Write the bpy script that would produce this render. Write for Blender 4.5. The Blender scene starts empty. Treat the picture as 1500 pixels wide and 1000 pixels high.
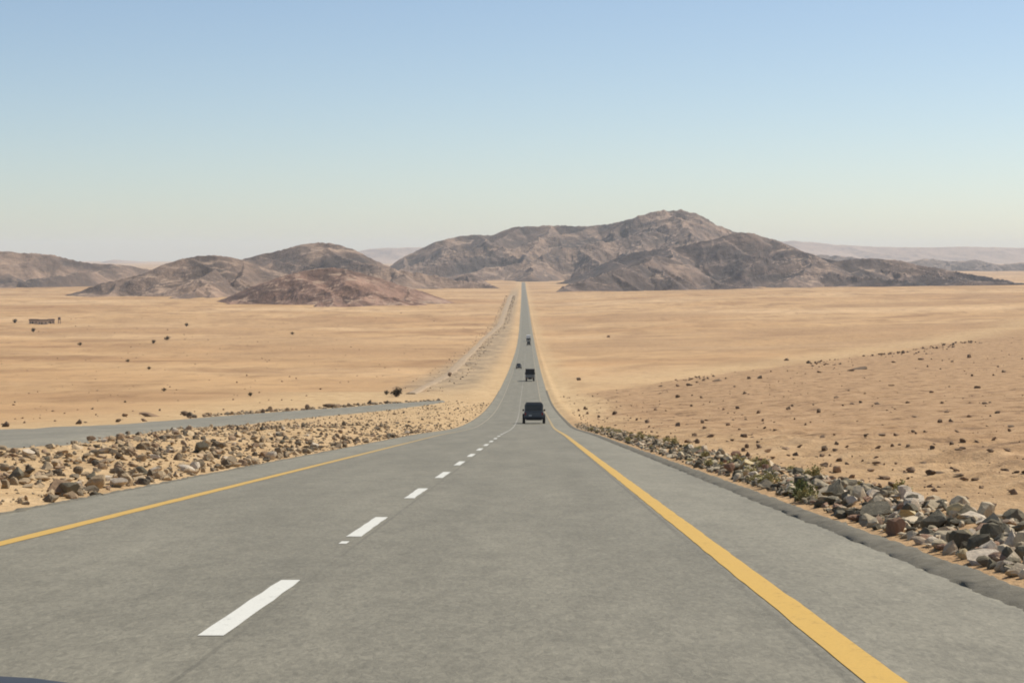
import bpy, bmesh, math, random
import numpy as np
from mathutils import Vector, Matrix

# ------------------------------------------------------------------ camera
scene = bpy.context.scene
F = 2800.0                      # focal length in photo pixels (1500 wide)
CAMZ = 1.36
PITCH = math.atan(125.0 / F)
cam_data = bpy.data.cameras.new("camera")
cam_data.sensor_width = 36.0
cam_data.lens = 36.0 * F / 1500.0
cam_data.clip_start = 0.05
cam_data.clip_end = 80000.0
cam = bpy.data.objects.new("camera", cam_data)
scene.collection.objects.link(cam)
cam.location = (0, 0, CAMZ)
cam.rotation_euler = (math.pi / 2 - PITCH, 0, 0)
scene.camera = cam

# ------------------------------------------------------------------ sky, sun, exposure
SUN_EL = math.radians(50)
SUN_AZ = math.radians(56)       # clockwise from straight ahead
world = bpy.data.worlds.new("World")
scene.world = world
world.use_nodes = True
wn = world.node_tree
for n in list(wn.nodes):
    wn.nodes.remove(n)
sky = wn.nodes.new("ShaderNodeTexSky")
sky.sky_type = 'NISHITA'
sky.sun_disc = False
sky.sun_elevation = SUN_EL
sky.sun_rotation = SUN_AZ
sky.altitude = 500
sky.air_density = 0.86
sky.dust_density = 0.65
sky.ozone_density = 1.2
bg = wn.nodes.new("ShaderNodeBackground")
bg.inputs["Strength"].default_value = 0.083
wo = wn.nodes.new("ShaderNodeOutputWorld")
wn.links.new(sky.outputs[0], bg.inputs[0])
wn.links.new(bg.outputs[0], wo.inputs[0])

sd = bpy.data.lights.new("sun", 'SUN')
sd.energy = 4.0
sd.angle = math.radians(0.6)
sd.color = (1.0, 0.93, 0.83)
sun = bpy.data.objects.new("sun", sd)
scene.collection.objects.link(sun)
sdir = Vector((math.sin(SUN_AZ) * math.cos(SUN_EL), math.cos(SUN_AZ) * math.cos(SUN_EL), math.sin(SUN_EL)))
sun.rotation_euler = (-sdir).to_track_quat('-Z', 'Y').to_euler()
sun.location = (0, 0, 50)

scene.view_settings.view_transform = 'Standard'
scene.view_settings.look = 'None'
scene.view_settings.exposure = 0.40
scene.view_settings.gamma = 1.0
scene.view_settings.use_curve_mapping = False
scene.cycles.use_denoising = True
scene.cycles.max_bounces = 5
scene.cycles.volume_bounces = 1
scene.cycles.filter_width = 1.9

rng = random.Random(7)
nrs = np.random.RandomState(11)

# ------------------------------------------------------------------ numeric helpers
def hash2(ix, iy, seed):
    h = (ix.astype(np.int64) * 374761393 + iy.astype(np.int64) * 668265263 + seed * 974711) & 0xFFFFFFFF
    h = ((h ^ (h >> 13)) * 1274126177) & 0xFFFFFFFF
    h = ((h ^ (h >> 16)) * 2246822519) & 0xFFFFFFFF
    return ((h ^ (h >> 15)) & 0xFFFFFF) / float(0xFFFFFF)

def vnoise(x, y, seed=0):
    x = np.asarray(x, float); y = np.asarray(y, float)
    x, y = np.broadcast_arrays(x, y)
    ix = np.floor(x); iy = np.floor(y)
    fx = x - ix; fy = y - iy
    fx = fx * fx * fx * (fx * (fx * 6 - 15) + 10)
    fy = fy * fy * fy * (fy * (fy * 6 - 15) + 10)
    a = hash2(ix, iy, seed); b = hash2(ix + 1, iy, seed)
    c = hash2(ix, iy + 1, seed); d = hash2(ix + 1, iy + 1, seed)
    return (a + (b - a) * fx) * (1 - fy) + (c + (d - c) * fx) * fy

def fbm(x, y, seed=0, oct=4, gain=0.5):
    x = np.asarray(x, float); y = np.asarray(y, float)
    s = 0; a = 1; t = 0
    for o in range(oct):
        s = s + a * vnoise(x * 2 ** o + 17.3 * o, y * 2 ** o - 9.1 * o, seed + o)
        t += a; a *= gain
    return s / t

def ridged(x, y, seed=0, oct=4, gain=0.5):
    x = np.asarray(x, float); y = np.asarray(y, float)
    s = 0; a = 1; t = 0
    for o in range(oct):
        n = 1 - np.abs(2 * vnoise(x * 2 ** o + 31.7 * o, y * 2 ** o + 5.3 * o, seed + o) - 1)
        s = s + a * n * n
        t += a; a *= gain
    return s / t

def sstep(a, b, x):
    t = np.clip((np.asarray(x, float) - a) / (b - a), 0, 1)
    return t * t * (3 - 2 * t)

class Pchip:
    def __init__(self, xs, ys):
        x = np.array(xs, float); y = np.array(ys, float)
        h = np.diff(x); d = np.diff(y) / h
        m = np.zeros(len(x))
        for i in range(1, len(x) - 1):
            if d[i - 1] * d[i] > 0:
                w1 = 2 * h[i] + h[i - 1]; w2 = h[i] + 2 * h[i - 1]
                m[i] = (w1 + w2) / (w1 / d[i - 1] + w2 / d[i])
        m[0] = d[0]; m[-1] = d[-1]
        self.x, self.y, self.m = x, y, m
    def __call__(self, q):
        q = np.asarray(q, float)
        x, y, m = self.x, self.y, self.m
        i = np.clip(np.searchsorted(x, q) - 1, 0, len(x) - 2)
        h = x[i + 1] - x[i]
        t = np.clip((q - x[i]) / h, 0, 1)
        t2 = t * t; t3 = t2 * t
        return (2 * t3 - 3 * t2 + 1) * y[i] + (t3 - 2 * t2 + t) * h * m[i] + (-2 * t3 + 3 * t2) * y[i + 1] + (t3 - t2) * h * m[i + 1]

# road level and road course (metres ahead of the camera)
P = Pchip([-3000, -400, -100, 0, 100, 190, 347, 470, 635, 1130, 1565, 2600, 5300, 12000, 30000],
          [60, 26, 8.14, 0, -8.14, -15.45, -25.0, -30.2, -36.2, -50.4, -57.4, -64.5, -76.2, -80, -81])
RDEV = Pchip([-3000, 150, 198, 347, 470, 635, 1130, 1565, 5300, 30000],
             [0, 0, -0.01, -0.62, -0.98, -1.5, -3.3, -5.6, -29, -190])
def RX(y):
    return -1.93 + 0.01179 * np.asarray(y, float) + RDEV(y)

LEFT_EDGE, RIGHT_EDGE = -4.98, 5.35

def T(X, Y):
    """height of the desert ground"""
    X = np.asarray(X, float); Y = np.asarray(Y, float)
    X, Y = np.broadcast_arrays(X, Y)
    lat = X - RX(Y)
    z = P(Y).copy()
    # under the carriageway
    inside = sstep(LEFT_EDGE + 0.15, LEFT_EDGE + 0.7, lat) * (1 - sstep(RIGHT_EDGE - 0.5, RIGHT_EDGE + 0.05, lat))
    z = z - 0.03 - 0.28 * inside
    off = np.maximum(0, np.maximum(LEFT_EDGE - lat, lat - RIGHT_EDGE - 0.25))
    left = lat < 0
    # left: a low stony bank up to the level of the side road
    bank = 0.38 * sstep(0.6, 7.0, off) + 0.12 * np.sin(np.clip(off / 7.0, 0, 1) * math.pi)
    # right: rubble windrow, then ground rising away gently
    windrow = 0.22 * np.exp(-((off - 1.1) / 0.8) ** 2)
    rise = 0.034 * np.maximum(0, off - 20) * (1 - sstep(2900, 4600, Y))
    rise = 34 * (1 - np.exp(-rise / 34))
    near = 0.30 * sstep(1.5, 12, off) * (1 - sstep(500, 900, Y))
    # shallow stony rise on the right with its far brow running obliquely away
    brow = 390 + 2.55 * np.maximum(0, off - 9)
    m = 1.5 * sstep(4, 40, off) * sstep(60, 330, Y) * (1 - sstep(-8, 26, Y - brow))
    z = z + np.where(left, bank, windrow + rise + near + m)
    # relief
    away = sstep(0.5, 6, off)
    calm = np.where(left, 1 - 0.85 * sstep(5, 9, off) * (1 - sstep(42, 70, off)) * (1 - sstep(380, 560, Y)), 1.0)
    rough = (fbm(X / 0.9, Y / 0.9, 3, 3) - 0.5) * 0.34 * (1 - sstep(60, 220, Y))
    rough = rough + np.where(left, 0.0, (ridged(X / 3.4, Y / 6.0, 21, 3) - 0.4) * 0.34 * sstep(2.2, 6, off) * (1 - sstep(260, 520, Y)))
    mid = (fbm(X / 9, Y / 9, 5, 3) - 0.5) * 0.5 * (1 - sstep(500, 1500, Y))
    big = (fbm(X / 130, Y / 90, 8, 4) - 0.5) * 6.0 * sstep(15, 160, off) * sstep(250, 1200, Y)
    huge = (fbm(X / 900, Y / 500, 9, 3) - 0.5) * 10.0 * sstep(60, 500, off) * sstep(900, 2500, Y) * (1 - sstep(9000, 20000, Y))
    z = z + (rough + mid) * away * calm + big + huge
    # shallow wheel and washout ruts by the carriageway far along
    return z

CP, SP = math.cos(PITCH), math.sin(PITCH)
def ray(u, v):
    a = (u - 750.0) / F; b = (500.0 - v) / F
    d = np.array([a, CP + b * SP, -SP + b * CP])
    return d / d[1]
MARCH = np.concatenate([np.arange(4, 120, 0.1), np.exp(np.linspace(math.log(120), math.log(25000), 6000))])
def ground_at(u, v):
    d = ray(u, v)
    X = d[0] * MARCH; Z = CAMZ + d[2] * MARCH
    g = T(X, MARCH)
    below = np.nonzero(Z <= g)[0]
    i = below[0] if len(below) else len(MARCH) - 1
    y = MARCH[i]
    x = d[0] * y
    return float(x), float(y), float(T(x, y))
def mpp(y):
    return y / F                # metres per photo pixel at that distance

# ------------------------------------------------------------------ scene helpers
COL = scene.collection
def link(o):
    COL.objects.link(o)
    return o
def tag(o, label=None, cat=None, group=None, kind=None):
    if label: o["label"] = label
    if cat: o["category"] = cat
    if group: o["group"] = group
    if kind: o["kind"] = kind
    return o
def mesh_np(name, verts, faces, mat=None, smooth=False):
    """verts (n,3), faces (m,k) with one k"""
    me = bpy.data.meshes.new(name)
    verts = np.ascontiguousarray(verts, np.float32); faces = np.ascontiguousarray(faces, np.int32)
    n, k = faces.shape
    me.vertices.add(len(verts)); me.vertices.foreach_set("co", verts.ravel())
    me.loops.add(n * k); me.loops.foreach_set("vertex_index", faces.ravel())
    me.polygons.add(n)
    me.polygons.foreach_set("loop_start", np.arange(0, n * k, k, dtype=np.int32))
    me.polygons.foreach_set("loop_total", np.full(n, k, np.int32))
    me.polygons.foreach_set("use_smooth", np.full(n, smooth, bool))
    me.update(calc_edges=True)
    me.validate()
    if mat: me.materials.append(mat)
    return me
def grid_faces(rows, cols):
    i = np.arange(rows - 1)[:, None] * cols + np.arange(cols - 1)[None, :]
    return np.stack([i, i + 1, i + cols + 1, i + cols], -1).reshape(-1, 4)
def add_attr(me, name, vals):
    a = me.attributes.new(name, 'FLOAT', 'POINT')
    a.data.foreach_set("value", np.ascontiguousarray(vals, np.float32).ravel())
def obj(name, me, parent=None):
    o = bpy.data.objects.new(name, me)
    link(o)
    if parent: o.parent = parent
    return o
def empty(name, loc=(0, 0, 0), rot=(0, 0, 0)):
    o = bpy.data.objects.new(name, None)
    o.empty_display_size = 0.2
    link(o)
    o.location = loc; o.rotation_euler = rot
    return o
def from_bm(name, bm, mat, parent=None, smooth=False):
    me = bpy.data.meshes.new(name)
    bm.normal_update()
    bm.to_mesh(me); bm.free()
    if smooth:
        for p in me.polygons: p.use_smooth = True
    me.materials.append(mat)
    return obj(name, me, parent)

# ------------------------------------------------------------------ materials
class NT:
    def __init__(self, name):
        self.mat = bpy.data.materials.new(name)
        self.mat.use_nodes = True
        self.t = self.mat.node_tree
        self.b = self.t.nodes["Principled BSDF"]
        self.b.inputs["Specular IOR Level"].default_value = 0.25
    def n(self, kind, **kw):
        x = self.t.nodes.new(kind)
        for k, v in kw.items(): setattr(x, k, v)
        return x
    def l(self, a, b): self.t.links.new(a, b)
    def pos(self):
        if not hasattr(self, "_p"): self._p = self.n("ShaderNodeNewGeometry").outputs["Position"]
        return self._p
    def objco(self):
        if not hasattr(self, "_o"): self._o = self.n("ShaderNodeTexCoord").outputs["Object"]
        return self._o
    def noise(self, co, scale=(1, 1, 1), detail=4, rough=0.55, dist=0.0):
        m = self.n("ShaderNodeMapping"); m.inputs["Scale"].default_value = scale
        self.l(co, m.inputs[0])
        t = self.n("ShaderNodeTexNoise")
        t.inputs["Scale"].default_value = 1; t.inputs["Detail"].default_value = detail
        t.inputs["Roughness"].default_value = rough; t.inputs["Distortion"].default_value = dist
        self.l(m.outputs[0], t.inputs["Vector"])
        return t.outputs[0]
    def ramp(self, fac, stops):
        r = self.n("ShaderNodeValToRGB")
        e = r.color_ramp.elements
        while len(e) < len(stops): e.new(0.5)
        for el, (p, c) in zip(e, stops):
            el.position = p
            el.color = (c, c, c, 1) if not hasattr(c, '__len__') else (*c, 1)
        self.l(fac, r.inputs[0])
        return r.outputs[0]
    def mix(self, fac, a, b, mode='MIX'):
        x = self.n("ShaderNodeMix", data_type='RGBA', blend_type=mode)
        for sock, val in ((x.inputs[0], fac), (x.inputs[6], a), (x.inputs[7], b)):
            if hasattr(val, 'is_linked'): self.l(val, sock)
            elif hasattr(val, '__len__'): sock.default_value = (*val, 1)
            else: sock.default_value = val
        return x.outputs[2]
    def math(self, op, a, b=0.0):
        x = self.n("ShaderNodeMath", operation=op)
        for sock, val in ((x.inputs[0], a), (x.inputs[1], b)):
            if hasattr(val, 'is_linked'): self.l(val, sock)
            else: sock.default_value = val
        return x.outputs[0]
    def attr(self, name):
        a = self.n("ShaderNodeAttribute"); a.attribute_name = name
        return a.outputs["Fac"]
    def out(self, col, rough=0.9, bump=None, bstr=0.3, bdist=0.02):
        if hasattr(col, 'is_linked'): self.l(col, self.b.inputs["Base Color"])
        else: self.b.inputs["Base Color"].default_value = (*col, 1)
        if hasattr(rough, 'is_linked'): self.l(rough, self.b.inputs["Roughness"])
        else: self.b.inputs["Roughness"].default_value = rough
        if bump is not None:
            bn = self.n("ShaderNodeBump")
            bn.inputs["Strength"].default_value = bstr; bn.inputs["Distance"].default_value = bdist
            self.l(bump, bn.inputs["Height"]); self.l(bn.outputs[0], self.b.inputs["Normal"])
        return self.mat

def mat_ground():
    m = NT("desert_sand")
    p = m.pos()
    wide = m.noise(p, (1 / 420, 1 / 330, 0.0), 5, 0.6)
    midn = m.noise(p, (1 / 55, 1 / 85, 0.0), 5, 0.6, 0.5)
    small = m.noise(p, (1 / 2.2, 1 / 3.4, 0.3), 6, 0.68)
    fine = m.noise(p, (6, 6, 6), 4, 0.7)
    col = m.ramp(wide, [(0.34, (0.360, 0.210, 0.098)), (0.50, (0.450, 0.285, 0.138)), (0.66, (0.530, 0.355, 0.190))])
    patchy = m.noise(p, (1 / 9, 1 / 30, 0.0), 7, 0.70, 0.6)
    streak = m.ramp(midn, [(0.36, (0.74, 0.70, 0.68)), (0.5, (1, 1, 1)), (0.68, (1.12, 1.10, 1.08))])
    col = m.mix(1.0, col, streak, 'MULTIPLY')
    col = m.mix(1.0, col, m.ramp(patchy, [(0.30, (0.70, 0.67, 0.64)), (0.46, (0.98, 0.98, 0.97)), (0.70, (1.10, 1.10, 1.09))]), 'MULTIPLY')
    # stony brown ground on the right-hand rise
    stony = m.attr("stony")
    sc = m.ramp(small, [(0.34, (0.205, 0.122, 0.060)), (0.47, (0.405, 0.252, 0.124)), (0.70, (0.520, 0.343, 0.184))])
    sc = m.mix(1.0, sc, m.ramp(m.noise(p, (1 / 4.0, 1 / 8.0, 0.0), 8, 0.74, 0.8), [(0.32, (0.62, 0.58, 0.54)), (0.46, (0.97, 0.97, 0.96)), (0.70, (1.04, 1.03, 1.02))]), 'MULTIPLY')
    sc = m.mix(1.0, sc, (0.90, 0.89, 0.88), 'MULTIPLY')
    col = m.mix(stony, col, sc)
    # graded pale sand along the carriageway
    verge = m.attr("verge")
    vc = m.ramp(small, [(0.3, (0.36, 0.235, 0.112)), (0.5, (0.50, 0.345, 0.175)), (0.72, (0.60, 0.435, 0.240))])
    col = m.mix(verge, col, vc)
    grey = m.attr("gravel")
    gc = m.ramp(patchy, [(0.36, (0.19, 0.145, 0.090)), (0.52, (0.34, 0.25, 0.15)), (0.66, (0.46, 0.33, 0.19))])
    col = m.mix(grey, col, gc)
    sp = m.ramp(fine, [(0.30, (0.70, 0.68, 0.66)), (0.5, (1, 1, 1)), (0.75, (1.14, 1.13, 1.12))])
    col = m.mix(0.8, col, sp, 'MULTIPLY')
    h = m.math('ADD', m.math('MULTIPLY', fine, 0.35), small)
    return m.out(col, 0.95, h, 1.0, 0.22)

def mat_asphalt(name, base, worn):
    m = NT(name)
    p = m.pos()
    patch = m.noise(p, (1 / 1.7, 1 / 11, 0), 4, 0.6)
    blot = m.noise(p, (2.8, 1.1, 0), 5, 0.68, 0.6)
    grain = m.noise(p, (24, 7, 24), 4, 0.8, 0.8)
    col = m.mix(m.ramp(patch, [(0.33, 0.0), (0.68, 1.0)]), base, worn)
    col = m.mix(0.75, col, m.ramp(blot, [(0.30, 0.82), (0.5, 1.0), (0.70, 1.16)]), 'MULTIPLY')
    col = m.mix(0.9, col, m.ramp(grain, [(0.30, 0.66), (0.5, 1.0), (0.70, 1.38)]), 'MULTIPLY')
    lat = m.attr("lat")
    # polished wheel tracks, slightly darker between the wheels
    w = m.math('ABSOLUTE', m.math('SUBTRACT', m.math('ABSOLUTE', lat), 1.83))
    tr = m.math('ABSOLUTE', m.math('SUBTRACT', w, 0.86))
    col = m.mix(1.0, col, m.ramp(tr, [(0.0, 0.955), (0.4, 1.0), (0.8, 0.99)]), 'MULTIPLY')
    # paving joints beside the dashes and the yellow line
    for c, wdt in ((0.14, 0.022), (3.50, 0.035), (-3.62, 0.03)):
        jd = m.math('ABSOLUTE', m.math('SUBTRACT', m.math('ADD', lat, m.math('MULTIPLY', m.math('SUBTRACT', blot, 0.5), 0.05)), c))
        col = m.mix(m.ramp(patch, [(0.35, 0.15), (0.6, 0.8)]), col, m.mix(1.0, col, m.ramp(jd, [(wdt * 0.5, 0.66), (wdt, 1.0)]), 'MULTIPLY'))
    # cleaner shoulders outside the edge lines
    sh = m.math('SUBTRACT', m.math('ABSOLUTE', lat), 3.45)
    col = m.mix(1.0, col, m.ramp(sh, [(0.0, 1.0), (0.35, 1.12), (1.0, 1.15)]), 'MULTIPLY')
    return m.out(col, 0.80, grain, 0.55, 0.006)

def mat_paint(name, base):
    m = NT(name)
    p = m.pos()
    w = m.noise(p, (9, 5, 9), 5, 0.7)
    g = m.noise(p, (55, 55, 55), 2, 0.7)
    dark = tuple(c * 0.62 for c in base)
    col = m.mix(m.ramp(w, [(0.30, 0.8), (0.42, 0.10), (0.7, 0.0)]), base, dark)
    col = m.mix(m.attr("wear"), col, (0.25, 0.225, 0.165))
    col = m.mix(0.6, col, m.ramp(g, [(0.3, 0.80), (0.5, 1.0), (0.8, 1.08)]), 'MULTIPLY')
    return m.out(col, 0.65, g, 0.4, 0.004)

def mat_rock(name, stops, island=False, scale=4.0):
    m = NT(name)
    co = m.pos() if island else m.objco()
    if island:
        rnd = m.n("ShaderNodeNewGeometry").outputs["Random Per Island"]
    else:
        rnd = m.n("ShaderNodeObjectInfo").outputs["Random"]
    col = m.ramp(rnd, stops)
    n1 = m.noise(co, (scale,) * 3, 5, 0.65)
    n2 = m.noise(co, (scale * 9,) * 3, 3, 0.7)
    col = m.mix(0.9, col, m.ramp(n1, [(0.28, 0.66), (0.5, 1.0), (0.74, 1.22)]), 'MULTIPLY')
    col = m.mix(0.6, col, m.ramp(n2, [(0.28, 0.78), (0.5, 1.0), (0.74, 1.15)]), 'MULTIPLY')
    return m.out(col, 0.92, m.math('ADD', n1, m.math('MULTIPLY', n2, 0.3)), 0.6, 0.04)

def mat_mountain(name, dark, mid, light, k):
    m = NT(name)
    p = m.pos()
    big = m.noise(p, (k / 190, k / 260, k / 120), 6, 0.62, 0.8)
    fine = m.noise(p, (k / 26, k / 40, k / 20), 6, 0.7)
    col = m.ramp(big, [(0.36, dark), (0.50, mid), (0.64, light)])
    col = m.mix(0.85, col, m.ramp(fine, [(0.30, 0.62), (0.5, 1.0), (0.72, 1.28)]), 'MULTIPLY')
    # sand lies where the slope is gentle
    nz = m.n("ShaderNodeSeparateXYZ")
    m.l(m.n("ShaderNodeNewGeometry").outputs["Normal"], nz.inputs[0])
    sandy = m.ramp(m.math('ADD', nz.outputs[2], m.math('MULTIPLY', m.math('SUBTRACT', fine, 0.5), 0.12)), [(0.925, 0.0), (0.985, 0.85)])
    col = m.mix(sandy, col, (0.40, 0.28, 0.19))
    return m.out(col, 0.95, fine, 1.0, 6.0 / k)

def mat_plain(name, col, rough=0.5, metal=0.0, var=0.12, coat=0.0):
    m = NT(name)
    n = m.noise(m.objco(), (3, 3, 3), 4, 0.6)
    c = m.mix(1.0, col, m.ramp(n, [(0.3, 1 - var), (0.7, 1 + var)]), 'MULTIPLY')
    m.b.inputs["Metallic"].default_value = metal
    m.b.inputs["Coat Weight"].default_value = coat
    m.b.inputs["Specular IOR Level"].default_value = 0.5
    return m.out(c, rough)

M = {}
M["ground"] = mat_ground()
M["asphalt"] = mat_asphalt("worn_asphalt", (0.162, 0.150, 0.111), (0.208, 0.192, 0.142))
M["side_asphalt"] = mat_asphalt("old_asphalt", (0.175, 0.162, 0.122), (0.235, 0.215, 0.160))
M["lip"] = mat_rock("broken_asphalt_edge", [(0.0, (0.138, 0.124, 0.090)), (1.0, (0.148, 0.134, 0.098))], False, 5.0)
M["white_paint"] = mat_paint("white_road_paint", (0.63, 0.62, 0.545))
M["yellow_paint"] = mat_paint("yellow_road_paint", (0.55, 0.34, 0.068))
M["track"] = mat_rock("pale_track_dust", [(0.0, (0.36, 0.265, 0.165)), (1.0, (0.36, 0.265, 0.165))], False, 0.35)
pale = [(0.0, (0.115, 0.095, 0.065)), (0.3, (0.21, 0.160, 0.100)), (0.5, (0.36, 0.265, 0.155)), (0.75, (0.50, 0.375, 0.225)), (1.0, (0.24, 0.155, 0.095))]
grey = [(0.0, (0.080, 0.070, 0.046)), (0.35, (0.175, 0.150, 0.098)), (0.55, (0.42, 0.345, 0.225)), (0.85, (0.60, 0.49, 0.33)), (1.0, (0.25, 0.145, 0.09))]
darkr = [(0.0, (0.11, 0.076, 0.046)), (0.5, (0.18, 0.122, 0.074)), (1.0, (0.31, 0.205, 0.120))]
M["rock_pale"] = mat_rock("sandy_stone", pale)
M["rock_grey"] = mat_rock("quarry_stone", grey)
M["rock_dark"] = mat_rock("desert_varnished_stone", darkr)
M["rock_brown"] = mat_rock("brown_stone", [(0.0, (0.24, 0.16, 0.095)), (1.0, (0.32, 0.215, 0.13))])
M["rock_pale_i"] = mat_rock("sandy_rubble", pale, True)
M["rock_grey_i"] = mat_rock("quarry_rubble", grey, True)
M["rock_dark_i"] = mat_rock("dark_rubble", darkr + [], True)
M["big_grey"] = mat_rock("grey_boulder", [(0.0, (0.130, 0.113, 0.076)), (1.0, (0.19, 0.165, 0.112))])
M["big_pale"] = mat_rock("cream_boulder", [(0.0, (0.55, 0.46, 0.34)), (1.0, (0.64, 0.54, 0.40))])
M["big_red"] = mat_rock("red_brown_boulder", [(0.0, (0.24, 0.140, 0.085)), (1.0, (0.36, 0.225, 0.145))])
M["big_yellow"] = mat_rock("yellow_boulder", [(0.0, (0.50, 0.40, 0.22)), (1.0, (0.55, 0.44, 0.25))])
M["mount"] = mat_mountain("bare_mountain_rock", (0.072, 0.056, 0.047), (0.165, 0.115, 0.084), (0.33, 0.222, 0.150), 0.95)
M["mount_dark"] = mat_mountain("dark_mountain_rock", (0.058, 0.047, 0.042), (0.112, 0.082, 0.066), (0.24, 0.165, 0.118), 1.2)
M["mount_red"] = mat_mountain("reddish_hill_rock", (0.105, 0.064, 0.046), (0.20, 0.115, 0.078), (0.31, 0.190, 0.130), 2.6)
M["mesa"] = mat_mountain("far_ridge_rock", (0.13, 0.10, 0.085), (0.17, 0.13, 0.105), (0.22, 0.165, 0.125), 0.3)
M["tyre"] = mat_plain("black_tyre_rubber", (0.018, 0.018, 0.019), 0.85)
M["rim"] = mat_plain("dull_rim_metal", (0.12, 0.12, 0.125), 0.45, 0.7)
M["navy"] = mat_plain("dark_blue_grey_paint", (0.068, 0.084, 0.095), 0.38, 0.2, 0.08, 0.4)
M["black_car"] = mat_plain("black_car_paint", (0.012, 0.012, 0.014), 0.35, 0.1, 0.08, 0.4)
M["trim"] = mat_plain("black_plastic_trim", (0.016, 0.017, 0.019), 0.65)
M["glass"] = mat_plain("tinted_glass", (0.03, 0.04, 0.048), 0.12, 0.0, 0.05)
M["lamp_red"] = mat_plain("red_lamp_lens", (0.22, 0.012, 0.010), 0.3)
M["lamp_clear"] = mat_plain("clear_lamp_lens", (0.5, 0.5, 0.48), 0.2)
M["plate"] = mat_plain("number_plate_white", (0.5, 0.5, 0.46), 0.5)
M["tarp"] = mat_plain("black_tarpaulin", (0.014, 0.014, 0.014), 0.8)
M["truck_grey"] = mat_plain("grey_truck_bed", (0.20, 0.20, 0.185), 0.6)
M["truck_white"] = mat_plain("white_truck_box", (0.74, 0.75, 0.72), 0.5)
M["dark_body"] = mat_plain("charcoal_body", (0.04, 0.04, 0.038), 0.5)
M["stucco"] = mat_plain("cream_stucco", (0.58, 0.47, 0.35), 0.9)
M["roofing"] = mat_plain("brown_roofing", (0.16, 0.11, 0.08), 0.9)
M["dark_door"] = mat_plain("dark_door_paint", (0.08, 0.06, 0.05), 0.7)
M["dash"] = mat_plain("navy_dashboard_vinyl", (0.014, 0.019, 0.028), 0.6)
def mat_leaf(name, a, b):
    m = NT(name)
    rnd = m.n("ShaderNodeNewGeometry").outputs["Random Per Island"]
    return m.out(m.ramp(rnd, [(0.0, a), (1.0, b)]), 0.8)
M["leaf"] = mat_leaf("dry_green_foliage", (0.22, 0.20, 0.075), (0.56, 0.48, 0.22))
M["leaf_green"] = mat_leaf("green_foliage", (0.11, 0.135, 0.035), (0.24, 0.23, 0.08))
M["leaf_dark"] = mat_leaf("dark_olive_foliage", (0.050, 0.045, 0.026), (0.10, 0.08, 0.05))
M["stem"] = mat_plain("dry_stem", (0.17, 0.12, 0.07), 0.9)

# ------------------------------------------------------------------ ground
rowsY = np.concatenate([-np.exp(np.linspace(math.log(2800), math.log(12), 60)), np.arange(-10, 6, 2.0),
                        np.arange(6, 62, 0.34), np.exp(np.linspace(math.log(62), math.log(29500), 820))])
half = [0.0]
step = 0.45
while half[-1] < 26000:
    a = half[-1]
    half.append(a + (1.0 if a < 4.0 else 0.16 if a < 6.4 else 0.28 if a < 14 else max(0.28, a * 0.026) if a < 200 else a * 0.05))
half = np.array(half)
lats = np.concatenate([-half[:0:-1], half])
GY, GL = np.meshgrid(rowsY, lats, indexing='ij')
GX = RX(GY) + GL
GZ = T(GX, GY)
gm = mesh_np("desert_ground", np.stack([GX, GY, GZ], -1).reshape(-1, 3), grid_faces(len(rowsY), len(lats)), M["ground"], True)
offL = np.maximum(0, LEFT_EDGE - GL); offR = np.maximum(0, GL - RIGHT_EDGE)
vn = fbm(GX / 14, GY / 40, 40, 3)
verge = np.where(GL < 0, 1 - sstep(6 + 9 * vn, 13 + 16 * vn, offL), 1 - sstep(1.5 + 4 * vn, 6 + 10 * vn, offR))
verge = np.where((GL < 0) & (GY < 400), np.maximum(verge, 1 - sstep(30, 60, offL)) * 0.9, verge)
verge = np.where((GL > 0) & (GY < 300), verge * (0.35 + 0.65 * sstep(180, 300, GY)), verge)
browY = 390 + 2.55 * np.maximum(0, offR - 9)
jag = (fbm(GX / 12, GY / 40, 41, 4) - 0.5) * 120
stony = np.where(GL > 0, sstep(1, 6, offR) * (1 - sstep(-20, 12, GY + jag * 0.5 - browY)), 0)
far_stony = np.where(GL > 0, 0.55 * sstep(0.52, 0.66, fbm(GX / 160, GY / 260, 43, 4)), 0.4 * sstep(0.55, 0.7, fbm(GX / 160, GY / 300, 44, 4)))
stony = np.maximum(stony, far_stony * sstep(300, 600, GY))
# pale strip of blown sand just past the brow
strip = np.where(GL > 0, np.exp(-((GY - browY - 70) / 55) ** 2) * sstep(4, 12, offR), 0)
verge = verge * (1 - 0.45 * sstep(350, 900, GY))
verge = np.maximum(verge, strip * 0.6)
gravel = np.where(GL < 0, np.exp(-((offL - 14) / 9.0) ** 4) * sstep(330, 480, GY) * (1 - sstep(3500, 5000, GY)) * 0.9, 0)
add_attr(gm, "verge", np.clip(verge, 0, 1)); add_attr(gm, "stony", np.clip(stony, 0, 1)); add_attr(gm, "gravel", np.clip(gravel, 0, 1))
ground = tag(obj("desert_ground", gm), "wide sandy desert plain falling away to the mountains", kind="structure")

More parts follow.
